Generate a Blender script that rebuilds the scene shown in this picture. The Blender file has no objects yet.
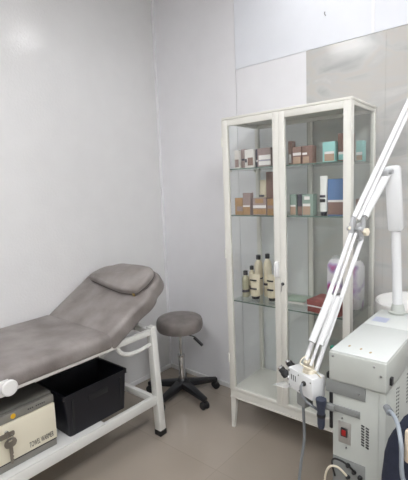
import bpy, bmesh, math, random
from mathutils import Vector, Matrix
random.seed(7)
SC = bpy.context.scene
COL = SC.collection
PI = math.pi

# ------------------------------------------------------------------ camera
def cam_axes(yaw, pitch, roll):
    cy, sy, cp, sp = math.cos(yaw), math.sin(yaw), math.cos(pitch), math.sin(pitch)
    f = Vector((sy*cp, cy*cp, sp)); r = Vector((cy, -sy, 0)); u = r.cross(f)
    c, s = math.cos(roll), math.sin(roll)
    return c*r + s*u, -s*r + c*u, f
r_, u_, f_ = cam_axes(-0.702, -0.127, -0.040)
cd = bpy.data.cameras.new('camera')
cam = bpy.data.objects.new('camera', cd)
COL.objects.link(cam)
cam.matrix_world = Matrix(((r_.x, u_.x, -f_.x, 2.21), (r_.y, u_.y, -f_.y, -2.15), (r_.z, u_.z, -f_.z, 1.388), (0, 0, 0, 1)))
cd.sensor_fit = 'HORIZONTAL'; cd.sensor_width = 36; cd.lens = 36.0; cd.clip_start = .02
SC.camera = cam

# ------------------------------------------------------------------ world, exposure, lamp strength
w = bpy.data.worlds.new('world'); SC.world = w; w.use_nodes = True
w.node_tree.nodes['Background'].inputs[0].default_value = (.9, .95, 1, 1)
w.node_tree.nodes['Background'].inputs[1].default_value = .3
SC.view_settings.view_transform = 'Standard'
SC.view_settings.look = 'None'
SC.view_settings.gamma = 1
SC.view_settings.use_curve_mapping = False
SC.view_settings.exposure = 1.60
SC.cycles.transparent_max_bounces = 40
SC.cycles.diffuse_bounces = 8
LAMP = 9.0
LAMP_COL = (.985, .985, 1.0)
CEIL = 2.75
LAMPS = [(1.29, -.26, .20), (.66, -2.1, .44), (2.5, -1.3, .68), (2.4, -3.0, .65)]

# ------------------------------------------------------------------ materials
def lin(c):
    c = c/255
    return c/12.92 if c <= .04045 else ((c+.055)/1.055)**2.4
def rgb(r, g, b): return (lin(r), lin(g), lin(b), 1)
def mat(name, col, rough=.5, metal=0, var=0, scale=8, bump=0, bscale=200, spec=.5, coat=0, var_col=None, detail=4):
    m = bpy.data.materials.new(name); m.use_nodes = True
    nt = m.node_tree; b = nt.nodes['Principled BSDF']
    b.inputs['Roughness'].default_value = rough; b.inputs['Metallic'].default_value = metal
    b.inputs['Specular IOR Level'].default_value = spec
    b.inputs['Coat Weight'].default_value = coat
    tc = nt.nodes.new('ShaderNodeTexCoord')
    n = nt.nodes.new('ShaderNodeTexNoise'); n.inputs['Scale'].default_value = scale; n.inputs['Detail'].default_value = detail
    nt.links.new(tc.outputs['Object'], n.inputs['Vector'])
    rp = nt.nodes.new('ShaderNodeValToRGB')
    rp.color_ramp.elements[0].position = .3; rp.color_ramp.elements[1].position = .7
    v = var if var else .03
    c2 = var_col if var_col else tuple(max(0, x*(1-v)) for x in col[:3])+(1,)
    rp.color_ramp.elements[0].color = c2
    rp.color_ramp.elements[1].color = col
    nt.links.new(n.outputs['Fac'], rp.inputs['Fac'])
    nt.links.new(rp.outputs['Color'], b.inputs['Base Color'])
    if bump:
        n2 = nt.nodes.new('ShaderNodeTexNoise'); n2.inputs['Scale'].default_value = bscale; n2.inputs['Detail'].default_value = 2
        nt.links.new(tc.outputs['Object'], n2.inputs['Vector'])
        bp = nt.nodes.new('ShaderNodeBump'); bp.inputs['Strength'].default_value = bump; bp.inputs['Distance'].default_value = .01
        nt.links.new(n2.outputs['Fac'], bp.inputs['Height'])
        nt.links.new(bp.outputs['Normal'], b.inputs['Normal'])
    return m
def glass_mat(name, tint, rough=.02, alpha=.0, acol=(1, 1, 1, 1)):
    m = bpy.data.materials.new(name); m.use_nodes = True
    nt = m.node_tree; nt.nodes.clear()
    out = nt.nodes.new('ShaderNodeOutputMaterial')
    tr = nt.nodes.new('ShaderNodeBsdfTransparent'); tr.inputs[0].default_value = tint
    gl = nt.nodes.new('ShaderNodeBsdfGlossy'); gl.inputs['Roughness'].default_value = rough
    fr = nt.nodes.new('ShaderNodeFresnel'); fr.inputs[0].default_value = 1.45
    ge = nt.nodes.new('ShaderNodeNewGeometry'); mr = nt.nodes.new('ShaderNodeMapRange')
    mr.inputs[3].default_value = 1.38; mr.inputs[4].default_value = 1/1.38
    nt.links.new(ge.outputs['Backfacing'], mr.inputs[0]); nt.links.new(mr.outputs[0], fr.inputs[0])
    mx = nt.nodes.new('ShaderNodeMixShader')
    nt.links.new(fr.outputs[0], mx.inputs[0]); nt.links.new(tr.outputs[0], mx.inputs[1]); nt.links.new(gl.outputs[0], mx.inputs[2])
    last = mx
    if alpha > 0:
        df = nt.nodes.new('ShaderNodeBsdfDiffuse'); df.inputs[0].default_value = acol
        m2 = nt.nodes.new('ShaderNodeMixShader'); m2.inputs[0].default_value = alpha
        nt.links.new(mx.outputs[0], m2.inputs[1]); nt.links.new(df.outputs[0], m2.inputs[2]); last = m2
    nt.links.new(last.outputs[0], out.inputs[0])
    return m
def emit_mat(name, col, st):
    m = bpy.data.materials.new(name); m.use_nodes = True
    b = m.node_tree.nodes['Principled BSDF']
    b.inputs['Emission Color'].default_value = tuple(col)+(1,); b.inputs['Emission Strength'].default_value = st
    return m

def marble_mat():
    m = mat('grey marble panel', rgb(176, 176, 174), rough=.14, scale=3, spec=.28)
    nt = m.node_tree; b = nt.nodes['Principled BSDF']
    tc = nt.nodes.new('ShaderNodeTexCoord')
    mp = nt.nodes.new('ShaderNodeMapping'); mp.inputs['Rotation'].default_value = (0, .6, 0); mp.inputs['Scale'].default_value = (1.2, 1, 3.2)
    nt.links.new(tc.outputs['Object'], mp.inputs[0])
    n = nt.nodes.new('ShaderNodeTexNoise'); n.inputs['Scale'].default_value = 2.6; n.inputs['Detail'].default_value = 9; n.inputs['Distortion'].default_value = .9
    nt.links.new(mp.outputs[0], n.inputs['Vector'])
    rp = nt.nodes.new('ShaderNodeValToRGB'); e = rp.color_ramp.elements
    e[0].position = .25; e[0].color = rgb(164, 165, 164)
    e[1].position = .75; e[1].color = rgb(200, 199, 196)
    x = e.new(.42); x.color = rgb(185, 185, 183)
    x = e.new(.5); x.color = rgb(187, 184, 179)
    x = e.new(.58); x.color = rgb(184, 184, 182)
    nt.links.new(n.outputs['Fac'], rp.inputs[0]); nt.links.new(rp.outputs[0], b.inputs['Base Color'])
    return m
def floor_mat():
    m = mat('beige porcelain floor tile', rgb(160, 150, 140), rough=.13)
    nt = m.node_tree; b = nt.nodes['Principled BSDF']
    tc = nt.nodes.new('ShaderNodeTexCoord')
    mp = nt.nodes.new('ShaderNodeMapping'); mp.inputs['Location'].default_value = (.18, .12, 0)
    nt.links.new(tc.outputs['Object'], mp.inputs[0])
    br = nt.nodes.new('ShaderNodeTexBrick'); br.offset = 0; br.squash = 1
    br.inputs['Scale'].default_value = 1; br.inputs['Brick Width'].default_value = .6; br.inputs['Row Height'].default_value = .6
    br.inputs['Mortar Size'].default_value = .0022; br.inputs['Mortar Smooth'].default_value = .2
    br.inputs['Color1'].default_value = rgb(158, 148, 137); br.inputs['Color2'].default_value = rgb(154, 144, 133); br.inputs['Mortar'].default_value = rgb(147, 137, 126)
    nt.links.new(mp.outputs[0], br.inputs['Vector'])
    n = nt.nodes.new('ShaderNodeTexNoise'); n.inputs['Scale'].default_value = 3; n.inputs['Detail'].default_value = 6
    nt.links.new(tc.outputs['Object'], n.inputs['Vector'])
    mr = nt.nodes.new('ShaderNodeMapRange'); mr.inputs[3].default_value = .92; mr.inputs[4].default_value = 1.06
    nt.links.new(n.outputs['Fac'], mr.inputs[0])
    mx = nt.nodes.new('ShaderNodeVectorMath'); mx.operation = 'SCALE'
    nt.links.new(br.outputs['Color'], mx.inputs[0]); nt.links.new(mr.outputs[0], mx.inputs['Scale'])
    nt.links.new(mx.outputs[0], b.inputs['Base Color'])
    return m

M = {}
M['wall_a'] = mat('satin white wall paint', rgb(222, 222, 222), rough=.14, bump=.09, bscale=80, spec=.5)
M['wall_b'] = mat('white wall panel', rgb(226, 226, 229), rough=.3, spec=.4)
M['gloss_white'] = mat('glossy white panel', rgb(224, 227, 233), rough=.35)
M['room'] = mat('white plaster', rgb(225, 225, 225), rough=.8)
M['marble'] = marble_mat()
M['floor'] = floor_mat()
M['base'] = mat('white baseboard', rgb(225, 225, 225), rough=.4)
M['joint'] = mat('grey panel joint', rgb(196, 197, 201), rough=.5)
M['corner'] = mat('white corner strip', rgb(232, 232, 235), rough=.35)
M['leather'] = mat('mottled taupe leatherette', rgb(144, 138, 135), rough=.48, var_col=rgb(112, 105, 102), scale=7, bump=.12, bscale=120, detail=6)
M['leather_d'] = mat('stool taupe leatherette', rgb(138, 131, 128), rough=.48, var_col=rgb(108, 102, 99), scale=12, bump=.1, bscale=120, detail=6)
M['seam'] = mat('dark seam', rgb(70, 64, 62), rough=.7)
M['white_metal'] = mat('white enamelled steel', rgb(220, 220, 216), rough=.3)
M['cab_white'] = mat('cream white enamel', rgb(216, 215, 208), rough=.32)
M['shelf_white'] = mat('white shelf sheet', rgb(218, 218, 216), rough=.22)
M['black_rubber'] = mat('black rubber', rgb(28, 28, 29), rough=.6)
M['black_plastic'] = mat('black plastic', rgb(30, 31, 34), rough=.38)
M['crate'] = mat('black crate plastic', rgb(18, 19, 27), rough=.45, var=.15)
M['chrome'] = mat('chrome', rgb(205, 205, 205), rough=.14, metal=1)
M['steel'] = mat('dull steel', rgb(150, 150, 150), rough=.35, metal=1)
M['keymetal'] = mat('nickel key', rgb(118, 112, 102), rough=.35, metal=.2)
M['clamp'] = mat('grey cast clamp', rgb(178, 180, 182), rough=.35, metal=.3)
M['brass'] = mat('brass', rgb(190, 165, 110), rough=.35, metal=1)
M['glass'] = glass_mat('cabinet glass', (.99, .998, .994, 1))
M['shelf_glass'] = glass_mat('shelf glass', (.95, .975, .965, 1))
M['glass_edge'] = mat('green glass edge', rgb(96, 116, 108), rough=.2)
M['clear'] = glass_mat('clear plastic', (.97, .97, .97, 1), .08, .18, (.85, .87, .87, 1))
M['cream'] = mat('cream enamel', rgb(226, 220, 200), rough=.4)
M['warm_grey'] = mat('warm grey sheet', rgb(128, 126, 120), rough=.42)
M['warm_dark'] = mat('dark grey sheet', rgb(88, 87, 82), rough=.45)
M['yellow'] = mat('yellow sticker', rgb(226, 176, 30), rough=.5)
M['ink'] = mat('dark ink', rgb(45, 45, 48), rough=.6)
M['mach'] = mat('machine off-white enamel', rgb(178, 182, 177), rough=.34)
M['mach_top'] = mat('machine top', rgb(200, 204, 202), rough=.25)
M['plate_grey'] = mat('grey bracket plate', rgb(128, 131, 130), rough=.4)
M['silver'] = mat('brushed plate', rgb(176, 175, 172), rough=.35, metal=.6)
M['red'] = mat('red switch', rgb(150, 18, 18), rough=.35)
M['navy'] = mat('navy fabric', rgb(36, 42, 60), rough=.9, var=.25, scale=30, bump=.3, bscale=300)
M['navy_p'] = mat('navy grip plastic', rgb(48, 54, 70), rough=.5)
M['beige'] = mat('beige cloth', rgb(205, 192, 172), rough=.9, var=.1, scale=20)
M['hose'] = mat('grey cable', rgb(120, 124, 128), rough=.5)
M['hose_l'] = mat('pale grey hose', rgb(142, 150, 158), rough=.4)
M['ivory'] = mat('ivory plastic', rgb(226, 218, 198), rough=.45)
M['arm'] = mat('white arm enamel', rgb(218, 220, 221), rough=.25)
M['ceramic'] = mat('white ceramic', rgb(222, 222, 220), rough=.2)
M['label_blue'] = mat('grey blue label', rgb(160, 166, 186), rough=.5)
M['rust'] = mat('brown stain', rgb(150, 130, 95), rough=.6)
M['teal_dk'] = mat('green plug', rgb(20, 110, 90), rough=.5)
M['brown'] = mat('brown carton', rgb(134, 106, 96), rough=.55, var=.15, scale=60)
M['mauve'] = mat('mauve carton', rgb(152, 134, 131), rough=.55, var=.12, scale=60)
M['orange'] = mat('ochre carton', rgb(166, 130, 90), rough=.55, var=.2, scale=70)
M['palebox'] = mat('white carton', rgb(216, 212, 208), rough=.55)
M['teal'] = mat('teal carton', rgb(150, 200, 196), rough=.55)
M['bluebox'] = mat('blue carton', rgb(92, 122, 166), rough=.5)
M['greenbox'] = mat('sage green carton', rgb(134, 152, 142), rough=.55)
M['tan'] = mat('tan label', rgb(172, 146, 126), rough=.55)
M['lightlabel'] = mat('white print band', rgb(226, 222, 220), rough=.5)
M['darkband'] = mat('dark print band', rgb(66, 62, 74), rough=.5)
M['bottle'] = mat('cream lotion bottle', rgb(222, 212, 188), rough=.35)
M['olive'] = mat('pale olive bottle', rgb(176, 172, 148), rough=.3)
M['cap'] = mat('black cap', rgb(34, 34, 40), rough=.35)
M['tubewhite'] = mat('white tube', rgb(226, 226, 222), rough=.35)
M['redbox'] = mat('red box', rgb(146, 76, 72), rough=.5, var=.15, scale=40)
M['sage'] = mat('green booklet', rgb(150, 166, 150), rough=.5)
M['lamp'] = emit_mat('lit diffuser', LAMP_COL, LAMP)
def pack_mat():
    m = mat('printed plastic wrap', rgb(226, 222, 228), rough=.25)
    nt = m.node_tree; b = nt.nodes['Principled BSDF']
    tc = nt.nodes.new('ShaderNodeTexCoord')
    n = nt.nodes.new('ShaderNodeTexNoise'); n.inputs['Scale'].default_value = 14; n.inputs['Detail'].default_value = 1
    nt.links.new(tc.outputs['Object'], n.inputs['Vector'])
    rp = nt.nodes.new('ShaderNodeValToRGB'); e = rp.color_ramp.elements
    e[0].position = .30; e[0].color = rgb(190, 80, 140)
    e[1].position = .50; e[1].color = rgb(228, 226, 230)
    x = e.new(.39); x.color = rgb(184, 164, 204)
    nt.links.new(n.outputs['Fac'], rp.inputs[0]); nt.links.new(rp.outputs[0], b.inputs['Base Color'])
    return m
M['pack'] = pack_mat()

# ------------------------------------------------------------------ mesh helpers
MW = {}
def NB(): return bmesh.new()
def obj(name, bm, m, parent=None, label=None, local=False, sharp=35):
    me = bpy.data.meshes.new(name)
    bmesh.ops.recalc_face_normals(bm, faces=bm.faces)
    if parent is not None and not local:
        bm.transform(MW[parent].inverted())
    bm.to_mesh(me); bm.free()
    for p in me.polygons: p.use_smooth = True
    me.set_sharp_from_angle(angle=math.radians(sharp))
    me.materials.append(m)
    o = bpy.data.objects.new(name, me); COL.objects.link(o)
    if parent is not None:
        o.parent = parent; MW[o] = MW[parent]
    else: MW[o] = Matrix.Identity(4)
    if label: o['label'] = label
    return o
def thing(name, label, cat, loc=(0, 0, 0), rz=0, group=None):
    o = bpy.data.objects.new(name, None); COL.objects.link(o)
    o.empty_display_size = .05
    o.location = loc; o.rotation_euler = (0, 0, rz)
    MW[o] = Matrix.Translation(loc) @ Matrix.Rotation(rz, 4, 'Z')
    o['label'] = label; o['category'] = cat
    if group: o['group'] = group
    return o
def struct(name, bm, m, parent=None):
    o = obj(name, bm, m, parent)
    if parent is None: o['kind'] = 'structure'
    return o
def add(bm, tmp):
    me = bpy.data.meshes.new('t'); tmp.to_mesh(me); tmp.free(); bm.from_mesh(me); bpy.data.meshes.remove(me)
    return bm
def box(bm, lo, hi, bev=0, seg=2, mtx=None):
    t = NB(); bmesh.ops.create_cube(t, size=1)
    s = [hi[i]-lo[i] for i in range(3)]; c = [(hi[i]+lo[i])/2 for i in range(3)]
    for v in t.verts: v.co = Vector([v.co[i]*s[i]+c[i] for i in range(3)])
    if bev: bmesh.ops.bevel(t, geom=t.edges[:], offset=bev, segments=seg, affect='EDGES', profile=.5, clamp_overlap=True)
    if mtx: t.transform(mtx)
    return add(bm, t)
def frame_of(d, up=(0, 0, 1)):
    d = Vector(d).normalized(); up = Vector(up)
    if abs(d.dot(up)) > .99: up = Vector((1, 0, 0))
    a = up.cross(d).normalized(); b = d.cross(a)
    return a, b, d
def bar(bm, p, q, w, h, bev=0, up=(0, 0, 1), w2=None, h2=None):
    """square bar from p to q, w across, h along up; w2, h2 at the far end"""
    p = Vector(p); q = Vector(q); a, b, d = frame_of(q-p, up)
    w2 = w2 or w; h2 = h2 or h; t = NB(); vs = []
    for pt, ww, hh in ((p, w, h), (q, w2, h2)):
        for sx, sy in ((-1, -1), (1, -1), (1, 1), (-1, 1)): vs.append(t.verts.new(pt+a*sx*ww/2+b*sy*hh/2))
    t.faces.new(vs[:4]); t.faces.new(vs[4:])
    for i in range(4): t.faces.new((vs[i], vs[(i+1) % 4], vs[4+(i+1) % 4], vs[4+i]))
    bmesh.ops.recalc_face_normals(t, faces=t.faces)
    if bev: bmesh.ops.bevel(t, geom=t.edges[:], offset=bev, segments=2, affect='EDGES', profile=.5)
    return add(bm, t)
def smooth_path(pts, n=8):
    P = [Vector(p) for p in pts]
    if len(P) < 3: return P
    out = []
    for i in range(len(P)-1):
        p0 = P[max(i-1, 0)]; p1 = P[i]; p2 = P[i+1]; p3 = P[min(i+2, len(P)-1)]
        for k in range(n):
            t = k/n
            out.append(.5*((2*p1)+(-p0+p2)*t+(2*p0-5*p1+4*p2-p3)*t*t+(-p0+3*p1-3*p2+p3)*t**3))
    out.append(P[-1]); return out
def tube(bm, pts, r, seg=12, smooth=True, r2=None):
    P = smooth_path(pts) if smooth else [Vector(p) for p in pts]
    t = NB(); rings = []; N = len(P)
    d0 = (P[1]-P[0]).normalized(); a, b, _ = frame_of(d0)
    for i, p in enumerate(P):
        d = (P[min(i+1, N-1)]-P[max(i-1, 0)]).normalized()
        a = (a-d*a.dot(d)).normalized(); b = d.cross(a)
        rr = r if r2 is None else r+(r2-r)*i/(N-1)
        rings.append([t.verts.new(p+a*math.cos(2*PI*k/seg)*rr+b*math.sin(2*PI*k/seg)*rr) for k in range(seg)])
    for i in range(N-1):
        for k in range(seg): t.faces.new((rings[i][k], rings[i][(k+1) % seg], rings[i+1][(k+1) % seg], rings[i+1][k]))
    t.faces.new(rings[0]); t.faces.new(rings[-1])
    return add(bm, t)
def lathe(bm, prof, p, d=(0, 0, 1), seg=24, sx=1, sy=1):
    """prof: (radius, height) along d from p"""
    p = Vector(p); a, b, d = frame_of(d); t = NB(); rings = []
    for r, h in prof:
        if r < 1e-6: rings.append([t.verts.new(p+d*h)])
        else: rings.append([t.verts.new(p+d*h+a*math.cos(2*PI*k/seg)*r*sx+b*math.sin(2*PI*k/seg)*r*sy) for k in range(seg)])
    for i in range(len(rings)-1):
        A, B = rings[i], rings[i+1]
        for k in range(seg):
            k2 = (k+1) % seg
            if len(A) == 1 and len(B) == 1: continue
            if len(A) == 1: t.faces.new((A[0], B[k], B[k2]))
            elif len(B) == 1: t.faces.new((A[k], A[k2], B[0]))
            else: t.faces.new((A[k], A[k2], B[k2], B[k]))
    if len(rings[0]) > 1: t.faces.new(rings[0])
    if len(rings[-1]) > 1: t.faces.new(rings[-1])
    return add(bm, t)
def prism(bm, outline, thick, mtx=None, bev=0, seg=4):
    """outline in xy, extruded 0..thick in z"""
    t = NB()
    A = [t.verts.new((x, y, 0)) for x, y in outline]; B = [t.verts.new((x, y, thick)) for x, y in outline]
    t.faces.new(A); t.faces.new(B); n = len(A)
    for i in range(n): t.faces.new((A[i], A[(i+1) % n], B[(i+1) % n], B[i]))
    bmesh.ops.recalc_face_normals(t, faces=t.faces)
    if bev:
        es = [e for e in t.edges if abs(e.verts[0].co.z-e.verts[1].co.z) < 1e-6]
        bmesh.ops.bevel(t, geom=es, offset=bev, segments=seg, affect='EDGES', profile=.5, clamp_overlap=True)
    if mtx: t.transform(mtx)
    return add(bm, t)
def round_poly(pts, r, n=5):
    out = []; N = len(pts); rs = r if isinstance(r, (list, tuple)) else [r]*N
    for i in range(N):
        p = Vector(pts[i]); a = Vector(pts[i-1]); b = Vector(pts[(i+1) % N]); rr = rs[i]
        if rr <= 0: out.append(tuple(p)); continue
        u = (a-p).normalized(); v = (b-p).normalized()
        q0 = p+u*rr; q1 = p+v*rr
        for k in range(n+1):
            t = k/n; out.append(tuple((1-t)**2*q0+2*t*(1-t)*p+t*t*q1))
    return out
def resample(poly, n):
    P = [Vector(p) for p in poly]; P.append(P[0]); L = [0]
    for i in range(len(P)-1): L.append(L[-1]+(P[i+1]-P[i]).length)
    out = []; j = 0
    for k in range(n):
        s = L[-1]*k/n
        while L[j+1] < s: j += 1
        out.append(P[j].lerp(P[j+1], (s-L[j])/max(1e-9, L[j+1]-L[j])))
    return out
def puff(bm, outline, base, edge, crown, mtx=None, n=64, rings=9):
    """soft cushion: flat-ish base, vertical soft edge, domed top. outline in xy."""
    O = resample(outline, n); c = sum(O, Vector((0, 0)))/n
    t = NB(); rs = []
    prof = [(0, base*.0), (.80, 0), (.94, .004), (.985, edge*.22), (1, edge*.5), (.985, edge*.8), (.95, edge*.97), (.88, edge+crown*.25), (.7, edge+crown*.62), (.45, edge+crown*.9), (.2, edge+crown), (0, edge+crown)]
    for f, z in prof:
        if f == 0: rs.append([t.verts.new((c.x, c.y, z))])
        else: rs.append([t.verts.new((c.x+(o.x-c.x)*f, c.y+(o.y-c.y)*f, z)) for o in O])
    for i in range(len(rs)-1):
        A, B = rs[i], rs[i+1]
        for k in range(n):
            k2 = (k+1) % n
            if len(A) == 1: t.faces.new((A[0], B[k], B[k2]))
            elif len(B) == 1: t.faces.new((A[k], A[k2], B[0]))
            else: t.faces.new((A[k], A[k2], B[k2], B[k]))
    if mtx: t.transform(mtx)
    return add(bm, t)
def soft(bm, outline, thick, rad, mtx=None, crown=.006, n=140):
    """upholstered slab: outline with softly rolled edges and a slight crown on top"""
    O = resample(outline, n); c = sum(O, Vector((0, 0)))/n; t = NB(); rs = []
    area = sum(O[i].x*O[(i+1) % n].y-O[(i+1) % n].x*O[i].y for i in range(n)); sg = 1 if area > 0 else -1
    nor = []
    for i in range(n):
        d = Vector((0, 0))
        for k in range(1, 4): d += (O[(i+k) % n]-O[i-k]).normalized()
        nor.append(Vector((-d.y, d.x)).normalized()*sg)
    rb = rad*.55
    prof = [(rb, 0)]+[(rb*(1-math.sin(a)), rb*(1-math.cos(a))) for a in (.5, 1.0, PI/2)]
    prof += [(rad*(1-math.cos(a)), thick-rad+rad*math.sin(a)) for a in (0, .3, .6, .9, 1.2, PI/2)]
    for ins, z in prof: rs.append([t.verts.new((o.x+q.x*ins, o.y+q.y*ins, z)) for o, q in zip(O, nor)])
    base = [(o+q*rad) for o, q in zip(O, nor)]
    for f, h in ((.93, .25), (.8, .6), (.5, .9), (.2, 1)): rs.append([t.verts.new((c.x+(p.x-c.x)*f, c.y+(p.y-c.y)*f, thick+crown*h)) for p in base])
    for i in range(len(rs)-1):
        for k in range(n): t.faces.new((rs[i][k], rs[i][(k+1) % n], rs[i+1][(k+1) % n], rs[i+1][k]))
    t.faces.new(rs[0]); t.faces.new(rs[-1])
    if mtx: t.transform(mtx)
    return add(bm, t)
def lerp(a, b, t): return Vector(a).lerp(Vector(b), t)

# ------------------------------------------------------------------ room shell
X1, Y0, Y1 = 3.5, -3.9, 0.0
struct('floor', box(NB(), (-.1, Y0-.1, -.1), (X1+.1, .1, 0)), M['floor'])
struct('ceiling', box(NB(), (-.1, Y0-.1, CEIL), (X1+.1, .1, CEIL+.1)), M['room'])
struct('wall_left', box(NB(), (-.1, Y0, 0), (0, .1, CEIL)), M['wall_a'])
struct('wall_right', box(NB(), (X1, Y0, 0), (X1+.1, .1, CEIL)), M['room'])
struct('wall_front', box(NB(), (-.1, Y0-.1, 0), (X1+.1, Y0, CEIL)), M['room'])
struct('wall_back', box(NB(), (0, .006, 0), (X1, .1, CEIL)), M['joint'])
# cladding panels on the back wall
XP, ZP, XM = .700, 2.100, 1.168
struct('trim_1', box(NB(), (0.0, 0, 0), (XP-.0015, .006, CEIL)), M['wall_b'])
struct('trim_2', box(NB(), (XP+.0015, 0, 0), (XM, .006, ZP-.001)), M['wall_b'])
k = 3
for a, b in ((XM, 1.58), (1.5806, 2.28), (2.2806, X1)):
    struct('trim_%d' % k, box(NB(), (a, 0, 0), (b, .006, ZP-.001)), M['marble']); k += 1
for a, b in ((XP+.0015, 1.518), (1.52, 2.30), (2.302, X1)):
    struct('trim_%d' % k, box(NB(), (a, -.002, ZP), (b, .006, CEIL)), M['gloss_white']); k += 1
struct('trim_%d' % k, box(NB(), (0.0, -.014, .032), (.016, 0, CEIL)), M['corner']); k += 1
struct('trim_%d' % k, box(NB(), (1.512, -.0045, ZP), (1.526, -.002, CEIL)), M['corner']); k += 1
struct('baseboard_back', box(NB(), (0, -.010, 0), (X1, 0, .032), .002), M['base'])
struct('baseboard_left', box(NB(), (0, Y0, 0), (.010, -.010, .032), .002), M['base'])

# ceiling lamps
for i, (x, y, s) in enumerate(LAMPS):
    lb = ['square ceiling light nearest the glass cabinet', 'square ceiling light over the treatment bed', 'square ceiling light nearest the right wall and back wall', 'square ceiling light farthest from the back wall'][i]
    t = thing('ceiling_light', lb, 'light', (x, y, CEIL), 0, 'square ceiling lights')
    bm = NB(); s2 = s/2
    for p, q in (((-s2, -s2), (s2, -s2)), ((s2, -s2), (s2, s2)), ((s2, s2), (-s2, s2)), ((-s2, s2), (-s2, -s2))):
        bar(bm, (x+p[0], y+p[1], CEIL-.012), (x+q[0], y+q[1], CEIL-.012), .02, .024)
    obj('frame', bm, M['white_metal'], t)
    obj('diffuser', box(NB(), (x-s2+.01, y-s2+.01, CEIL-.016), (x+s2-.01, y+s2-.01, CEIL-.006)), M['lamp'], t)

# small dark hook on the upper panel
t = thing('wall_hook', 'small dark hook on the glossy white upper wall panel', 'hook', (1.276, -.002, 2.258))
tube(bm := NB(), [(1.276, -.002, 2.266), (1.276, -.010, 2.262), (1.278, -.012, 2.252), (1.284, -.010, 2.244)], .002, 8)
obj('hook', bm, M['steel'], t)

# ------------------------------------------------------------------ treatment bed
bed = thing('treatment_bed', 'taupe leatherette treatment bed with raised backrest on white steel frame along the left wall', 'bed', (.30, -1.5, 0))
BL = -2.52
pad = [(.008, BL), (.604, BL), (.604, -.972), (.008, -.972)]
bm = NB(); soft(bm, round_poly(pad, [.05, .05, .022, .022]), .080, .034, Matrix.Translation((0, 0, .617)), crown=.004)
obj('seat_pad', bm, M['leather'], bed)
# backrest in its own plane: local x = bed x, local y = along the slope
TH = math.radians(32)
BR = Matrix.Translation((0, -.965, .604)) @ Matrix.Rotation(TH, 4, 'X')
outl = [(.008, 0), (.604, 0), (.612, .20), (.632, .275), (.628, .325), (.603, .362), (.606, .415), (.570, .475), (.45, .512), (.2, .512), (.07, .475), (.008, .40)]
bm = NB(); soft(bm, round_poly(outl, [.022, .022, .03, .02, .02, .018, .025, .035, .04, .04, .04, .03], 5), .088, .030, BR, crown=.003)
br = obj('backrest', bm, M['leather'], bed)
bm = NB(); box(bm, (.08, .04, -.016), (.50, .34, .004), .004, mtx=BR)
obj('backrest_board', bm, M['black_plastic'], bed)
# frame
bm = NB()
RX = .578; RB = .055
for x in (RX, RB):
    box(bm, (x-.0125, BL+.03, .603), (x+.0125, -.70, .634), .003)
for y in (BL+.05, -1.75, -.97):
    box(bm, (RB, y-.015, .602), (RX, y+.015, .630), .003)
bar(bm, (RB, -.705, .622), (RX, -.705, .622), .03, .03, .003)
obj('frame', bm, M['white_metal'], bed)
def leg(x, yt, yb):
    b = NB(); bar(b, (x, yt, .648), (x, yb, .03), .038, .042, .004, up=(1, 0, 0), w2=.046, h2=.046)
    L = obj('leg', b, M['white_metal'], bed)
    b = NB(); box(b, (x-.025, yb-.025, 0), (x+.025, yb+.025, .034), .004)
    obj('rubber_foot', b, M['black_rubber'], L)
for x in (RX, RB):
    leg(x, -.700, -.672); leg(x, BL+.06, BL+.03)
bm = NB()
for x in (RX, RB): box(bm, (x-.014, BL+.05, .196), (x+.014, -.700, .246), .004)
for y in (-.705, BL+.06): box(bm, (RB, y-.014, .205), (RX, y+.014, .243), .004)
obj('lower_rail', bm, M['white_metal'], bed)
bm = NB(); box(bm, (RB-.01, BL+.05, .2465), (RX+.012, -1.045, .2525), .001)
obj('lower_shelf', bm, M['shelf_white'], bed)
for x in (RX,):
    tube(bm := NB(), [(x, -.935, .605), (x, -.915, .570), (x, -.87, .545), (x, -.80, .538), (x, -.715, .548)], .011, 10)
    obj('backrest_support', bm, M['white_metal'], bed)
for x in (.14, .46):
    tube(bm := NB(), [(x, -.94, .605), (x, -.705, .625), (x, -.66, .735)], .009, 8, smooth=False)
    obj('backrest_prop', bm, M['steel'], bed)
# clamp knob on the front rail near the foot end
tube(bm := NB(), [(.588, -1.508, .652), (.640, -1.508, .652)], .010, 12, smooth=False)
lathe(bm, [(.013, 0), (.018, .008), (.028, .012), (.032, .018), (.032, .026), (.028, .031), (0, .034)], (.632, -1.508, .652), (1, 0, 0))
box(bm, (.572, -1.528, .60), (.606, -1.488, .668), .004)
obj('clamp_knob', bm, M['ceramic'], bed, 'round white clamp knob')
# pillow on the backrest
PM = BR @ Matrix.Translation((0, 0, .087))
po = [(.098, .325), (.30, .292), (.445, .274), (.565, .284), (.588, .36), (.580, .435), (.545, .468), (.470, .476), (.281, .470), (.145, .400)]
pw = thing('head_pillow', 'flat taupe leatherette head pillow lying on the raised backrest', 'pillow', tuple(PM @ Vector((.3, .35, 0))))
bm = NB(); soft(bm, round_poly(po, .03, 6), .052, .020, PM, crown=.012)
pc = obj('cushion', bm, M['leather'], pw)
ol = resample(round_poly(po, .03, 6), 60); c0 = sum(ol, Vector((0, 0)))/60
tube(bm := NB(), [PM @ Vector((c0.x+(o.x-c0.x)*1.0, c0.y+(o.y-c0.y)*1.0, .014)) for o in ol+[ol[0]]], .0025, 6, smooth=False)
obj('piping', bm, M['seam'], pc)
bm = NB(); box(bm, (.540, .276, .006), (.552, .288, .022), .002, mtx=PM)
obj('strap_buckle', bm, M['brass'], pw)

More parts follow.
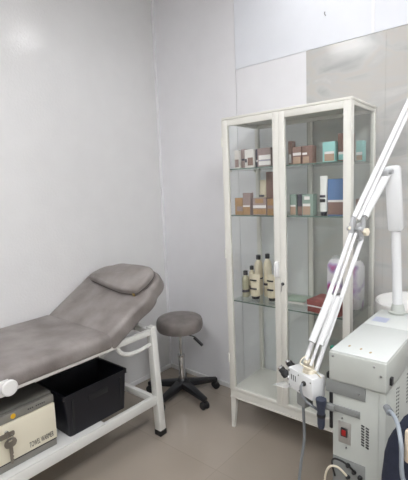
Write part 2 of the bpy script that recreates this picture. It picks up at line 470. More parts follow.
# ------------------------------------------------------------------ towel warmer on the bed's lower shelf
TY0, TY1, TX0, TX1, TZ = -1.71, -1.277, .26, .552, .2535
tw = thing('towel_warmer', 'cream fronted towel warmer with grey top on the bed\'s lower shelf', 'towel warmer', (.4, -1.5, TZ))
bm = NB(); box(bm, (TX0, TY0, TZ+.012), (TX1-.018, TY1, TZ+.255), .012, 3)
obj('body', bm, M['warm_dark'], tw)
bm = NB(); box(bm, (TX0+.02, TY0+.004, TZ), (TX1-.004, TY1-.004, TZ+.030), .003)
obj('base', bm, M['warm_grey'], tw)
bm = NB(); box(bm, (TX1-.022, TY0+.002, TZ+.205), (TX1-.002, TY1-.002, TZ+.242), .005)
obj('control_band', bm, M['warm_grey'], tw)
bm = NB(); box(bm, (TX1-.020, TY0+.002, TZ+.036), (TX1, TY1-.002, TZ+.203), .003)
door = obj('door', bm, M['cream'], tw)
bm = NB(); box(bm, (TX1-.016, TY0+.004, TZ+.030), (TX1-.004, TY1-.004, TZ+.036))
obj('door_gasket', bm, M['black_rubber'], tw)
bm = NB(); lathe(bm, [(.011, 0), (.011, .001), (0, .001)], (TX1-.0022, -1.463, TZ+.224), (1, 0, 0), 20)
obj('round_sticker', bm, M['yellow'], tw, 'round yellow sticker')
bm = NB()
for i in range(9):
    if i in (3,): continue
    box(bm, (TX1-.0022, -1.400+i*.009, TZ+.222), (TX1-.0012, -1.3945+i*.009, TZ+.227))
obj('control_marks', bm, M['ink'], tw)
fc = bpy.data.curves.new('lettering', 'FONT'); fc.body = 'TOWEL WARMER'; fc.size = .030; fc.extrude = .0004; fc.align_x = 'CENTER'
fo = bpy.data.objects.new('lettering', fc); COL.objects.link(fo)
bpy.context.view_layer.update()
me = bpy.data.meshes.new_from_object(fo); bpy.data.objects.remove(fo)
bmt = NB(); bmt.from_mesh(me)
xs = [v.co.x for v in bmt.verts]; wd = max(xs)-min(xs)
bmt.transform(Matrix(((0, 0, 1, TX1+.0004), (.112/wd, 0, 0, -1.352), (0, 1.15, 0, TZ+.052), (0, 0, 0, 1))))
obj('lettering', bmt, M['ink'], door)
# lock with hanging keys
ky, kz = -1.492, TZ+.168
bm = NB(); lathe(bm, [(.009, 0), (.009, .006), (.006, .008), (0, .008)], (TX1, ky-.006, kz), (1, 0, 0), 16)
lk = obj('lock', bm, M['chrome'], door)
bm = NB(); tube(bm, [(TX1+.006, ky-.006, kz), (TX1+.028, ky-.004, kz)], .005, 8, smooth=False)
prism(bm, round_poly([(-.045, -.011), (.018, -.011), (.018, .011), (-.045, .011)], .009), .003, Matrix(((0, 0, 1, TX1+.022), (1, 0, 0, ky), (0, 1, 0, kz), (0, 0, 0, 1))))
obj('key_in_lock', bm, M['keymetal'], tw)
bm = NB()
tube(bm, [(TX1+.025+.000, ky-.002+.012*math.sin(a), kz-.012+.012*math.cos(a)) for a in [i*2*PI/16 for i in range(17)]], .0012, 6, smooth=False)
kr = obj('key_ring', bm, M['steel'], tw)
bm = NB()
KY = ky-.002; KT = kz-.024; kx = TX1+.022
ob = []
for i in range(28):
    a = i*2*PI/28; ob.append((.019*math.cos(a)*(1 if abs(math.cos(a)) < .8 else .93), .016*math.sin(a)))
def key_m(z): return Matrix(((0, 0, 1, kx), (1.45, 0, 0, KY), (0, 1.3, 0, z), (0, 0, 0, 1)))
t_ = NB(); Q = []
for kk, z in ((0, 0), (0, .0025), (1, .0025), (1, 0)):
    Q.append([t_.verts.new((ob[i][0], ob[i][1], z) if kk == 0 else (.006*math.cos(i*2*PI/28), .007+.004*math.sin(i*2*PI/28), z)) for i in range(28)])
for a in range(4):
    for i in range(28): t_.faces.new((Q[a][i], Q[a][(i+1) % 28], Q[(a+1) % 4][(i+1) % 28], Q[(a+1) % 4][i]))
bmesh.ops.recalc_face_normals(t_, faces=t_.faces)
t_.transform(key_m(KT-.014)); add(bm, t_)
blade = [(-.005, -.014), (.005, -.014), (.005, -.030), (.0055, -.036), (.003, -.041), (.0055, -.047), (.003, -.053), (.0055, -.058), (.003, -.066), (0, -.072), (-.005, -.066)]
prism(bm, blade, .0025, key_m(KT-.014))
obj('hanging_key', bm, M['keymetal'], tw, 'metal key hanging below the lock')

# ------------------------------------------------------------------ black crate on the bed's lower shelf
cr = thing('storage_crate', 'black plastic storage crate on the bed\'s lower shelf beside the towel warmer', 'crate', (.44, -1.06, .2535))
CX0, CX1, CY0, CY1, CB, CT = .315, .556, -1.228, -.878, .2535, .462
def crate_ring(z, g): return [(CX0-g, CY0-g, z), (CX1+g*.3, CY0-g, z), (CX1+g*.3, CY1+g, z), (CX0-g, CY1+g, z)]
t_ = NB()
rings = [crate_ring(CB, -.012), crate_ring(CT-.02, .004), crate_ring(CT-.02, .012), crate_ring(CT, .012), crate_ring(CT, -.002), crate_ring(CB+.006, -.016)]
rv = [[t_.verts.new(p) for p in r] for r in rings]
for i in range(5):
    for k in range(4): t_.faces.new((rv[i][k], rv[i][(k+1) % 4], rv[i+1][(k+1) % 4], rv[i+1][k]))
t_.faces.new(rv[0]); t_.faces.new(rv[-1])
bmesh.ops.recalc_face_normals(t_, faces=t_.faces)
bmesh.ops.bevel(t_, geom=[e for e in t_.edges if abs(e.verts[0].co.z-e.verts[1].co.z) > .01], offset=.012, segments=3, affect='EDGES', profile=.5)
bm = add(NB(), t_)
cb = obj('tub', bm, M['crate'], cr)
bm = NB()
for s in (CY0+.035, CY1-.035):
    bar(bm, (CX1-.006, s, CB+.02), (CX1+.0035, s, CT-.03), .012, .006)
box(bm, (CX1-.002, -1.11, CT-.075), (CX1+.004, -.995, CT-.045), .004)
obj('hand_grip', bm, M['black_plastic'], cr)

# ------------------------------------------------------------------ stool
SX, SY = .381, -.272
st = thing('swivel_stool', 'round taupe swivel stool on a black wheeled base in the corner', 'stool', (SX, SY, 0))
circ = [(SX+.154*math.cos(i*2*PI/48), SY+.154*math.sin(i*2*PI/48)) for i in range(48)]
bm = NB(); puff(bm, circ, 0, .080, .020, Matrix.Translation((0, 0, .462)), n=48)
obj('seat', bm, M['leather_d'], st)
bm = NB(); lathe(bm, [(.10, 0), (.10, .008), (0, .008)], (SX, SY, .455)); box(bm, (SX-.05, SY-.04, .444), (SX+.05, SY+.04, .456), .004)
obj('seat_plate', bm, M['black_plastic'], st)
bm = NB(); lathe(bm, [(.011, 0), (.011, .25)], (SX, SY, .20))
obj('gas_rod', bm, M['chrome'], st)
bm = NB(); lathe(bm, [(.021, 0), (.021, .195), (.019, .20), (0, .20)], (SX, SY, .085))
lathe(bm, [(.024, 0), (.024, .014)], (SX, SY, .275))
obj('column', bm, M['chrome'], st)
bm = NB(); tube(bm, [(SX+.03, SY+.0, .436), (SX+.085, SY+.03, .424), (SX+.10, SY+.038, .412)], .004, 8)
hl = obj('height_lever', bm, M['black_plastic'], st)
bm = NB(); bar(bm, (SX+.092, SY+.034, .416), (SX+.140, SY+.062, .362), .026, .013, .003)
obj('lever_grip', bm, M['black_plastic'], hl)
bm = NB(); lathe(bm, [(.040, 0), (.040, .045), (.030, .06), (.024, .062)], (SX, SY, .060))
hub = obj('hub', bm, M['black_plastic'], st)
for k_ in range(5):
    a = math.radians(-12+72*k_); d = Vector((math.cos(a), math.sin(a), 0)); e = Vector((-d.y, d.x, 0)); c = Vector((SX, SY, 0))
    bm = NB(); bar(bm, c+d*.02+Vector((0, 0, .088)), c+d*.25+Vector((0, 0, .064)), .062, .046, .008, w2=.036, h2=.026)
    L = obj('base_leg', bm, M['black_plastic'], st)
    bm = NB(); cc = c+d*.238
    tube(bm, [cc+Vector((0, 0, .06)), cc+Vector((0, 0, .042))], .008, 8, smooth=False)
    for s in (-1, 1):
        q = cc+e*(.004*s)
        lathe(bm, [(0, 0), (.020, 0), (.0248, .004), (.0248, .016), (.019, .021), (0, .021)], q+Vector((0, 0, .025)), e*s, 18)
    box(bm, (-.012, -.008, .028), (.012, .008, .052), .004, mtx=Matrix.Translation(cc) @ Matrix.Rotation(a, 4, 'Z'))
    obj('caster', bm, M['black_rubber'], L)

# ------------------------------------------------------------------ glass cabinet (local frame: x right, y back, z up)
CYAW = .017
CW, CD, CH = .687, .352, 1.75
cabo = Vector((.863, -.377, 0))
cab = thing('glass_cabinet', 'tall white two-door glass display cabinet against the back wall', 'cabinet', tuple(cabo), CYAW)
CM = MW[cab].copy()
def cp(x, y, z): return CM @ Vector((x, y, z))
def cbox(bm, lo, hi, bev=0): return box(bm, lo, hi, bev)
def cobj(name, bm, m, par=cab, label=None): return obj(name, bm, m, par, label, local=True)
P_ = .022
bm = NB()
for x in (0, CW-P_):
    cbox(bm, (x, .016, .19), (x+P_, .016+P_, CH-.004), .002); cbox(bm, (x, CD-P_, .19), (x+P_, CD, CH-.004), .002)
for x in (0, CW-P_):
    cbox(bm, (x+.002, .03, CH-.03), (x+P_-.002, CD-.01, CH-.004), .002); cbox(bm, (x+.002, .03, .19), (x+P_-.002, CD-.01, .232), .002)
cbox(bm, (.01, CD-P_, CH-.03), (CW-.01, CD-.002, CH-.004), .002); cbox(bm, (.01, CD-P_, .19), (CW-.01, CD-.002, .232), .002)
cbox(bm, (.345-.012, CD-.016, .22), (.345+.012, CD-.001, CH-.02), .002)
cobj('frame', bm, M['cab_white'])
bm = NB(); cbox(bm, (-.003, .004, CH-.012), (CW+.003, CD+.001, CH), .003)
cobj('top_panel', bm, M['cab_white'])
bm = NB(); cbox(bm, (.004, .018, .215), (CW-.004, CD-.004, .234), .002)
cobj('floor_tray', bm, M['cab_white'])
bm = NB(); cbox(bm, (0, .004, .186), (CW, .018, .2325), .003); cbox(bm, (.0, .0005, .186), (CW, .006, .193), .001)
cobj('bottom_rail', bm, M['cab_white'])
for x, sx in ((0, 1), (CW, -1)):
    for y, sy in ((.006, 1), (CD-.004, -1)):
        b = NB(); t_ = NB(); vs = []
        for z, ww in ((.188, .036), (0.0, .018)):
            for ux, uy in ((0, 0), (1, 0), (1, 1), (0, 1)): vs.append(t_.verts.new((x+sx*(ux*ww-.0), y+sy*uy*ww*.8, z)))
        t_.faces.new(vs[:4]); t_.faces.new(vs[4:])
        for i in range(4): t_.faces.new((vs[i], vs[(i+1) % 4], vs[4+(i+1) % 4], vs[4+i]))
        add(b, t_); cobj('leg', b, M['cab_white'])
for x in (.004, CW-.008):
    bm = NB(); cbox(bm, (x, .038, .232), (x+.004, CD-P_, CH-.03)); cobj('side_glass', bm, M['glass'])
for a, b in ((P_, .333), (.357, CW-P_)):
    bm = NB(); cbox(bm, (a, CD-.010, .232), (b, CD-.006, CH-.03)); cobj('back_glass', bm, M['glass'])
for z in (1.483, 1.235, .757):
    bm = NB(); cbox(bm, (.012, .030, z-.006), (CW-.012, CD-.024, z)); sh = cobj('glass_shelf', bm, M['shelf_glass'])
    bm = NB(); cbox(bm, (.012, .0285, z-.006), (CW-.012, .030, z)); cobj('shelf_edge', bm, M['glass_edge'], sh, 'green polished glass edge')
    for x in (.006, CW-.016):
        for y in (.05, CD-.05): cobj('shelf_bracket', cbox(NB(), (x, y, z-.016), (x+.010, y+.012, z-.006), .001), M['cab_white'])
for i, (a, b, s0, s1) in enumerate(((0.0, .3372, .036, .033), (.3378, CW, .031, .034))):
    z0, z1 = .2345, CH-.014; tb = .032
    bm = NB()
    cbox(bm, (a, -.001, z0), (a+s0, .016, z1), .0012); cbox(bm, (b-s1, -.001, z0), (b, .016, z1), .0012)
    cbox(bm, (a+s0-.004, -.0005, z1-tb), (b-s1+.004, .0155, z1), .002); cbox(bm, (a+s0-.004, -.0005, z0), (b-s1+.004, .0155, z0+.02), .002)
    dr = cobj('door', bm, M['cab_white'])
    bm = NB(); cbox(bm, (a+s0-.004, .006, z0+.01), (b-s1+.004, .010, z1-tb+.008)); cobj('door_glass', bm, M['glass'], dr)
    if i == 0:
        bm = NB(); cbox(bm, (.310, -.014, .928), (.332, -.0005, 1.008), .004); cbox(bm, (.313, -.026, .932), (.321, -.010, 1.004), .003); cobj('handle', bm, M['base'], dr)
    else:
        bm = NB(); lathe(bm, [(.008, 0), (.008, .005), (.006, .007), (0, .007)], (.350, -.001, .894), (0, -1, 0), 14); cobj('lock', bm, M['black_plastic'], dr)
        bm = NB(); cbox(bm, (.3485, -.014, .888), (.3515, -.006, .900), .0005); tube(bm, [(.350, -.012, .889), (.349, -.013, .872), (.346, -.013, .857)], .0016, 6); cobj('key', bm, M['steel'], dr)
    hx = .0 if i == 0 else CW
    for z in (.40, 1.0, 1.6): cobj('hinge', lathe(NB(), [(.005, 0), (.005, .05)], (hx, -.001, z), (0, 0, 1), 10), M['cab_white'], dr)

# ---- things inside the cabinet
SH1, SH2, SH3 = 1.483, 1.235, .757
def carton(x0, x1, y0, dep, z0, z1, m, label, group, bands, rz=0, gap=.0008):
    """bands: (low fraction, high fraction, material, name, left fraction, right fraction)"""
    c = CM @ Vector(((x0+x1)/2, y0+dep/2, z0+.0004))
    t = thing('carton', label, 'box', tuple(c), CYAW+rz, group)
    w = (x1-x0)/2-gap; h = z1-z0
    b = NB(); box(b, (-w, -dep/2, 0), (w, dep/2, h), .0012)
    # flap line on top, side tuck
    body = obj('box_body', b, m, t, local=True)
    for lo, hi, mm, nm, l, r in bands:
        b = NB(); box(b, (-w+2*w*l, -dep/2-.0007, h*lo), (-w+2*w*r, -dep/2+.0005, h*hi))
        if r-l > .98: box(b, (w-.0005, -dep/2, h*lo), (w+.0006, dep/2, h*hi))
        obj(nm, b, mm, body, local=True)
    b = NB(); box(b, (-w*.9, -dep/2+.004, h-.0003), (w*.9, -dep/2+.0046, h+.0004)); obj('flap_line', b, M['darkband'], body, local=True)
    return t
G1, G2 = 'cartons on the top shelf', 'cartons on the second shelf'
LB, DB, TN = M['lightlabel'], M['darkband'], M['tan']
carton(.046, .076, .045, .05, SH1, 1.578, M['palebox'], 'white carton with brown lower half at the left end of the top shelf', G1, [(.08, .5, M['mauve'], 'label', .12, .95)])
carton(.079, .109, .060, .05, SH1, 1.583, M['mauve'], 'slim mauve carton between two white cartons on the top shelf', G1, [(.4, .5, DB, 'print_band', .1, .9)])
carton(.111, .166, .045, .05, SH1, 1.577, M['palebox'], 'white carton with brown square label, third along the top shelf', G1, [(.12, .55, M['brown'], 'label', .35, .95), (.3, .5, DB, 'print_mark', .05, .25)])
carton(.169, .185, .06, .05, SH1, 1.577, M['darkband'], 'narrow dark carton right of the white cartons on the top shelf', G1, [(.3, .4, LB, 'print_band', .1, .9)])
carton(.189, .268, .045, .06, SH1, 1.577, M['mauve'], 'wide mauve carton with two white bands on the top shelf', G1, [(.38, .62, LB, 'print_band', .1, .99), (.08, .3, LB, 'lower_band', .1, .99), (.32, .36, M['label_blue'], 'thin_stripe', .1, .99)])
carton(.336, .356, .10, .045, SH1, 1.602, M['brown'], 'dark brown narrow carton half behind the middle door stile on the top shelf', G1, [(.1, .45, LB, 'label', .2, .9)])
carton(.384, .432, .05, .05, SH1, 1.566, M['brown'], 'brown carton with a wide white band, left of the brown pair, top shelf', G1, [(.5, .66, LB, 'print_band', .06, .99), (.05, .42, TN, 'label', .1, .9)])
carton(.434, .486, .052, .05, SH1, 1.567, M['brown'], 'brown carton with a short white band, right of the brown pair, top shelf', G1, [(.05, .4, TN, 'label', .1, .7), (.5, .62, LB, 'print_band', .02, .5)])
carton(.537, .597, .05, .05, SH1, 1.574, M['teal'], 'teal carton with tan label on the top shelf', G1, [(.05, .40, TN, 'label', .16, .94), (.40, .52, LB, 'print_band', .16, .94)])
carton(.601, .664, .07, .05, SH1, 1.608, M['brown'], 'tallest brown carton beside the teal one on the top shelf', G1, [(.05, .25, M['teal'], 'label', .05, .9), (.25, .34, LB, 'print_band', .05, .9)])
carton(.640, .672, .20, .05, SH1, 1.580, M['teal'], 'teal carton at the right end of the top shelf near the side glass', G1, [(.05, .3, TN, 'label', .05, .95), (.32, .45, LB, 'print_band', .05, .95)])
carton(.045, .097, .038, .05, SH2, 1.326, M['orange'], 'ochre carton with dark band at the left end of the second shelf', G2, [(.22, .5, M['mauve'], 'print_band', .25, .99)])
carton(.099, .146, .034, .035, SH2, 1.352, M['mauve'], 'mauve topped carton with ochre foot on the second shelf', G2, [(.02, .36, M['orange'], 'label', .02, .98), (.37, .44, LB, 'print_band', .02, .98)])
carton(.157, .239, .040, .05, SH2, 1.324, M['mauve'], 'wide mauve carton with white band and ochre foot on the second shelf', G2, [(.06, .36, M['orange'], 'label', .02, .99), (.42, .58, LB, 'print_band', .02, .99), (.7, .95, M['orange'], 'upper_print', .2, .8)])
carton(.243, .281, .042, .05, SH2, 1.319, M['orange'], 'small ochre carton beside the middle door stile on the second shelf', G2, [(.4, .6, M['mauve'], 'print_band', .05, .95)])
carton(.176, .226, .15, .05, SH2, 1.459, M['brown'], 'tall brown carton behind the front row on the second shelf', G2, [(.1, .3, DB, 'print_band', .1, .9)])
carton(.366, .400, .05, .05, SH2, 1.338, M['greenbox'], 'sage green carton beside the middle stile on the second shelf', G2, [(.04, .42, TN, 'label', .1, .98), (.42, .5, LB, 'print_band', .1, .98)])
carton(.402, .430, .062, .05, SH2, 1.338, M['darkband'], 'dark green narrow carton between two sage cartons on the second shelf', G2, [(.04, .42, M['brown'], 'label', .05, .95)])
carton(.433, .490, .05, .05, SH2, 1.337, M['greenbox'], 'sage green carton left of the white tube on the second shelf', G2, [(.04, .44, TN, 'label', .06, .75), (.44, .56, LB, 'print_band', .06, .75), (.75, .9, LB, 'upper_print', .2, .7)])
carton(.557, .636, .06, .06, SH2, 1.405, M['bluebox'], 'tall blue carton with brown lower band on the second shelf', G2, [(.03, .37, M['brown'], 'label', .01, .995), (.37, .43, LB, 'print_band', .01, .995)])
carton(.640, .672, .20, .05, SH2, 1.306, M['brown'], 'small brown carton at the right end of the second shelf', G2, [(.1, .4, DB, 'label', .1, .9)])

def bottle(x, y, z0, h, r, m, label, group, capr=.5, caph=.16, band=(.22, .34)):
    c = CM @ Vector((x, y, z0+.0004)); t = thing('lotion_bottle', label, 'bottle', tuple(c), CYAW, group)
    hb = h*(1-caph); b = NB()
    lathe(b, [(0, 0), (r*.92, 0), (r, .004), (r, hb*.82), (r*.93, hb*.89), (r*.55, hb*.96), (r*.42, hb), (0, hb)], (0, 0, 0), seg=20, sy=.72)
    bd = obj('bottle_body', b, m, t, local=True)
    b = NB(); lathe(b, [(0, 0), (r*capr, 0), (r*capr, h*caph*.9), (r*capr*.9, h*caph), (0, h*caph)], (0, 0, hb-.001), seg=18)
    obj('cap', b, M['cap'], t, local=True)
    b = NB(); lathe(b, [(r*1.01, hb*band[0]), (r*1.012, hb*band[0]), (r*1.012, hb*band[1]), (r*1.01, hb*band[1])], (0, 0, 0), seg=20, sy=.725)
    obj('label_band', b, M['darkband'], bd, local=True)
def ctube(x, y, z0, h, r, m, label, group, caph=.12, marks=((.3, .36, 'darkband'),), tip=.14):
    """a squeeze tube standing on its cap"""
    c = CM @ Vector((x, y, z0+.0004)); t = thing('cosmetic_tube', label, 'tube', tuple(c), CYAW, group)
    b = NB(); lathe(b, [(0, 0), (r*.8, 0), (r*.84, .003), (r*.84, h*caph), (0, h*caph)], (0, 0, 0), seg=18, sy=.85); obj('cap', b, M['cap'], t, local=True)
    tt = NB(); R_ = []
    N = 20
    for f, sx, sy in ((caph, .86, .86), (caph+.03, 1, .9), (.4, 1, .82), (.7, 1, .5), (.94, 1, .1), (1, 1, .07)):
        s = 1-(1-tip/.14*0-1)*0
        k2 = 1 if tip >= .14 else (1-(1-tip)*max(0, (f-.3)/.7))
        R_.append([tt.verts.new((math.cos(2*PI*i/N)*r*sx*k2, math.sin(2*PI*i/N)*r*sy*k2, h*f)) for i in range(N)])
    for i in range(len(R_)-1):
        for j in range(N): tt.faces.new((R_[i][j], R_[i][(j+1) % N], R_[i+1][(j+1) % N], R_[i+1][j]))
    tt.faces.new(R_[0]); tt.faces.new(R_[-1])
    bd = obj('tube_body', add(NB(), tt), m, t, local=True)
    for lo, hi, mm in marks:
        b = NB(); box(b, (-r*.7, -r*.90, h*lo), (r*.7, -r*.70, h*hi), .0005); obj('print_band', b, M[mm], bd, local=True)
GB = 'lotion bottles on the third shelf'
bottle(.041, .130, SH3, .152, .026, M['olive'], 'short pale olive bottle with black cap at the left of the third shelf', GB, .5, .16)
bottle(.029, .215, SH3, .165, .022, M['bottle'], 'cream bottle behind the short olive one on the third shelf', GB, .52, .14)
bottle(.083, .205, SH3, .235, .030, M['bottle'], 'tall cream bottle with black cap, left one of the two tallest', GB, .45, .11, (.45, .49))
bottle(.143, .205, SH3, .246, .029, M['bottle'], 'tall cream bottle with black cap nearest the middle stile', GB, .45, .11, (.3, .36))
ctube(.113, .120, SH3, .140, .030, M['bottle'], 'cream tube standing on its black cap in front of the tall bottles', 'cream tubes on the third shelf', .12, ((.40, .46, 'darkband'), (.75, .8, 'ink')))
ctube(.213, .130, SH3, .145, .026, M['bottle'], 'cream tube on black cap half behind the middle stile on the third shelf', 'cream tubes on the third shelf', .12, ((.40, .46, 'darkband'), (.75, .8, 'ink')))
ctube(.535, .07, SH2, .186, .0185, M['tubewhite'], 'white tapered tube on black cap beside the blue carton', 'tubes on the second shelf', .1, ((.34, .42, 'ink'), (.46, .52, 'darkband')), .25)
ctube(.152, .16, SH2, .183, .022, M['bottle'], 'beige tube standing behind the ochre cartons on the second shelf', 'tubes on the second shelf', .1, ((.5, .56, 'darkband'),))
# flat things on the third shelf
c = CM @ Vector((.335, .19, SH3+.0004)); t = thing('booklet', 'pale green booklet lying flat on the third shelf', 'booklet', tuple(c), CYAW+.1)
b = NB(); box(b, (-.055, -.06, .0), (.055, .06, .012), .001); obj('pages', b, M['palebox'], t, local=True)
b = NB(); box(b, (-.057, -.062, .0122), (.057, .062, .016), .001); box(b, (-.057, -.062, 0), (-.054, .062, .016), .001); obj('cover', b, M['sage'], t, local=True)
c = CM @ Vector((.548, .112, SH3+.0004))
t = thing('red_box', 'flat red box with a white stripe lying on the third shelf', 'box', tuple(c), CYAW-.12)
b = NB(); box(b, (-.085, -.070, 0), (.085, .070, .050), .002); bb = obj('box_body', b, M['redbox'], t, local=True)
b = NB(); box(b, (-.087, -.072, .034), (.087, .072, .060), .002); obj('lid', b, M['redbox'], t, local=True)
b = NB(); box(b, (-.086, -.0730, .028), (.086, -.0700, .0335)); obj('white_stripe', b, LB, bb, local=True)
GP = 'wrapped packs on the third shelf'
def pack(x, y, z0, w, d, h, label):
    c = CM @ Vector((x, y, z0)); t = thing('wrapped_pack', label, 'pack', tuple(c), CYAW, GP)
    b = NB(); tt = NB()
    O = round_poly([(-w, -d), (w, -d), (w, d), (-w, d)], .02, 5); R_ = []
    for f, s in ((0, .9), (.03, 1), (.5, 1.02), (.86, 1), (.95, .9), (1, .6)): R_.append([tt.verts.new((x_*s, y_*s*(1 if f < .9 else .6), h*f+random.uniform(-.001, .001))) for x_, y_ in O])
    for i in range(len(R_)-1):
        for j in range(len(O)): tt.faces.new((R_[i][j], R_[i][(j+1) % len(O)], R_[i+1][(j+1) % len(O)], R_[i+1][j]))
    tt.faces.new(R_[0]); tt.faces.new(R_[-1]); add(b, tt)
    obj('wrapped_bundle', b, M['pack'], t, local=True)
    b = NB(); box(b, (-w*.55, -.003, h-.004), (w*.55, .003, h+.018), .001); obj('wrap_seal', b, M['clear'], t, local=True)
pack(.520, .270, SH3+.0006, .040, .042, .235, 'white and purple wrapped pack behind the red box on the third shelf')
pack(.632, .235, SH3+.0006, .032, .050, .240, 'white and pink wrapped pack at the right end of the third shelf')

# ------------------------------------------------------------------ wash basin behind the machine
wb = thing('wash_basin', 'round white wash basin on pedestal behind the white machine', 'basin', (1.785, -.186, 0))
bm = NB(); lathe(bm, [(0, .70), (.08, .70), (.152, .712), (.168, .745), (.174, .834), (.175, .842), (.171, .847), (.163, .842), (.155, .80), (.11, .765), (.06, .745), (.0, .742)], (1.785, -.186, 0), seg=40)
obj('bowl', bm, M['ceramic'], wb)
bm = NB(); lathe(bm, [(0, 0), (.10, 0), (.10, .02), (.065, .08), (.055, .4), (.065, .66), (.085, .705), (0, .705)], (1.785, -.186, 0), seg=28)
obj('pedestal', bm, M['ceramic'], wb)
bm = NB(); lathe(bm, [(.014, 0), (.014, .003), (0, .003)], (1.785, -.186, .7425), seg=16)
obj('drain', bm, M['chrome'], wb)

# ------------------------------------------------------------------ beauty machine
MX0, MX1, MY0, MY1, MZ = 1.690, 1.861, -.900, -.372, .85
ma = thing('beauty_machine', 'off-white wheeled treatment machine with lamp arm pole right of the glass cabinet', 'machine', (1.777, -.64, 0))
bm = NB(); box(bm, (MX0, MY0, .055), (MX1, MY1, .745), .004)
box(bm, (MX1-.022, MY0-.0012, .055), (MX1-.021, MY0+.002, .74))
body = obj('body', bm, M['mach'], ma)
bm = NB()
box(bm, (1.680, -.908, .738), (1.864, -.590, .838), .006, 3)
cov = obj('front_cover', bm, M['mach'], ma)
bm = NB(); box(bm, (1.684, -.905, .835), (1.862, -.590, .8435), .004, 3); obj('cover_lid', bm, M['mach_top'], cov)
bm = NB(); box(bm, (1.680, -.586, .738), (1.864, MY1-.002, .838), .006, 3)
box(bm, (1.684, -.587, .835), (1.862, MY1, .843), .004)
rear = obj('rear_cover', bm, M['mach_top'], ma)
def rodot(bm, x, y, z, r, d, th=.0015): lathe(bm, [(r, 0), (r, th), (r*.7, th*1.6), (0, th*1.6)], (x, y, z), d, 12)
bm = NB()
for x, z in ((1.694, .823), (1.826, .819), (1.847, .794)): rodot(bm, x, -.908, z, .004, (0, -1, 0))
for x, z in ((1.738, .512), (1.724, .612), (1.780, .712), (1.772, .64)): rodot(bm, x, -.903 if z > .62 else -.9015, z, .0028, (0, -1, 0), .0035)
obj('screw', bm, M['steel'], ma)
bm = NB()
for x, y in ((1.726, -.845), (1.766, -.850), (1.800, -.862)):
    lathe(bm, [(.0075, 0), (.0075, .0008), (0, .0008)], (x, y, .8433), seg=10, sy=.5)
obj('stain', bm, M['rust'], cov)
bm = NB(); box(bm, (1.700, -.545, .8428), (1.755, -.485, .8436)); obj('label_sticker', bm, M['label_blue'], rear, 'grey blue label sticker')
bm = NB(); box(bm, (1.862, -.880, .758), (1.872, -.862, .782), .002); obj('side_switch', bm, M['black_plastic'], cov)
bm = NB(); box(bm, (1.672, -.880, .832), (1.682, -.862, .842), .002); obj('plug', bm, M['teal_dk'], cov)
bm = NB(); box(bm, (1.668, -.900, .722), (1.684, -.880, .756), .002); obj('edge_clip', bm, M['black_plastic'], cov)
bm = NB(); box(bm, (1.668, -.9035, .692), (1.799, -.899, .738), .001); obj('upper_plate', bm, M['plate_grey'], ma)
bm = NB(); box(bm, (1.664, -.9045, .630), (1.782, -.899, .652), .001); obj('lower_plate', bm, M['plate_grey'], ma)
bm = NB(); box(bm, (1.678, -.900, .56), (1.690, -.870, .70), .003); obj('side_bracket', bm, M['black_plastic'], ma)
bm = NB(); box(bm, (1.711, -.9022, .524), (1.7525, -.899, .600), .001); inl = obj('inlet_plate', bm, M['silver'], ma)
bm = NB(); box(bm, (1.720, -.9075, .550), (1.743, -.9015, .580), .002); obj('inlet_surround', bm, M['black_plastic'], inl)
bm = NB(); box(bm, (1.7245, -.9105, .555), (1.7385, -.907, .575), .002); obj('rocker_switch', bm, M['red'], inl, 'red rocker switch')
bm = NB()
for i in range(8):
    for j in range(2):
        z = .607-i*.0095-j*.004; x = 1.791+j*.0145
        box(bm, (-.0052, -.0012, -.0022), (.0052, .0012, .0022), mtx=Matrix.Translation((x, -.9002, z)) @ Matrix.Rotation(.35, 4, 'Y'))
obj('front_vent', bm, M['ink'], ma)
for y in (-.79, -.66, -.53):
    bm = NB()
    for j in range(2):
        for i in range(9):
            z = .705-i*.013-j*.006
            box(bm, (MX1-.001, y+j*.022, z), (MX1+.0008, y+j*.022+.012, z+.004))
    obj('side_vent', bm, M['ink'], ma)
# connector panel with looped cables low on the front
bm = NB(); box(bm, (1.692, -.9025, .36), (1.800, -.899, .468), .001); cpn = obj('connector_panel', bm, M['plate_grey'], ma)
bm = NB()
for x, z in ((1.745, .452), (1.765, .436), (1.785, .425), (1.745, .41)): rodot(bm, x, -.902, z, .008, (0, -1, 0), .006)
obj('socket', bm, M['black_plastic'], cpn)
tube(bm := NB(), [(1.700, -.904, .395), (1.699, -.925, .452), (1.715, -.945, .487), (1.745, -.945, .488), (1.765, -.925, .460), (1.766, -.905, .436)], .0032, 8); obj('looped_cable', bm, M['black_rubber'], ma)
tube(bm := NB(), [(1.745, -.905, .41), (1.72, -.93, .45), (1.695, -.94, .445), (1.676, -.93, .39), (1.672, -.915, .30)], .0036, 8); obj('yellow_cable', bm, M['ivory'], ma)
for x in (MX0+.025, MX1-.025):
    for y in (MY0+.04, MY1-.04):
        bm = NB(); lathe(bm, [(0, 0), (.024, 0), (.026, .004), (.026, .018), (0, .022)], (x-.011, y, .026), (1, 0, 0), 18)
        box(bm, (x-.016, y-.010, .03), (x+.016, y+.010, .056), .003); obj('caster', bm, M['black_rubber'], ma)
# pole
PB = Vector((1.7600, -.420, .85)); 
PB = Vector((1.7595, -.400, .842)); S0 = Vector((1.750, -.410, 1.185)); S1 = Vector((1.739, -.439, 1.445))
bm = NB(); lathe(bm, [(.032, 0), (.036, .010), (.028, .014), (.022, .040), (.017, .044), (0, .044)], PB, (0, 0, 1))
obj('pole_socket', bm, M['mach'], ma)

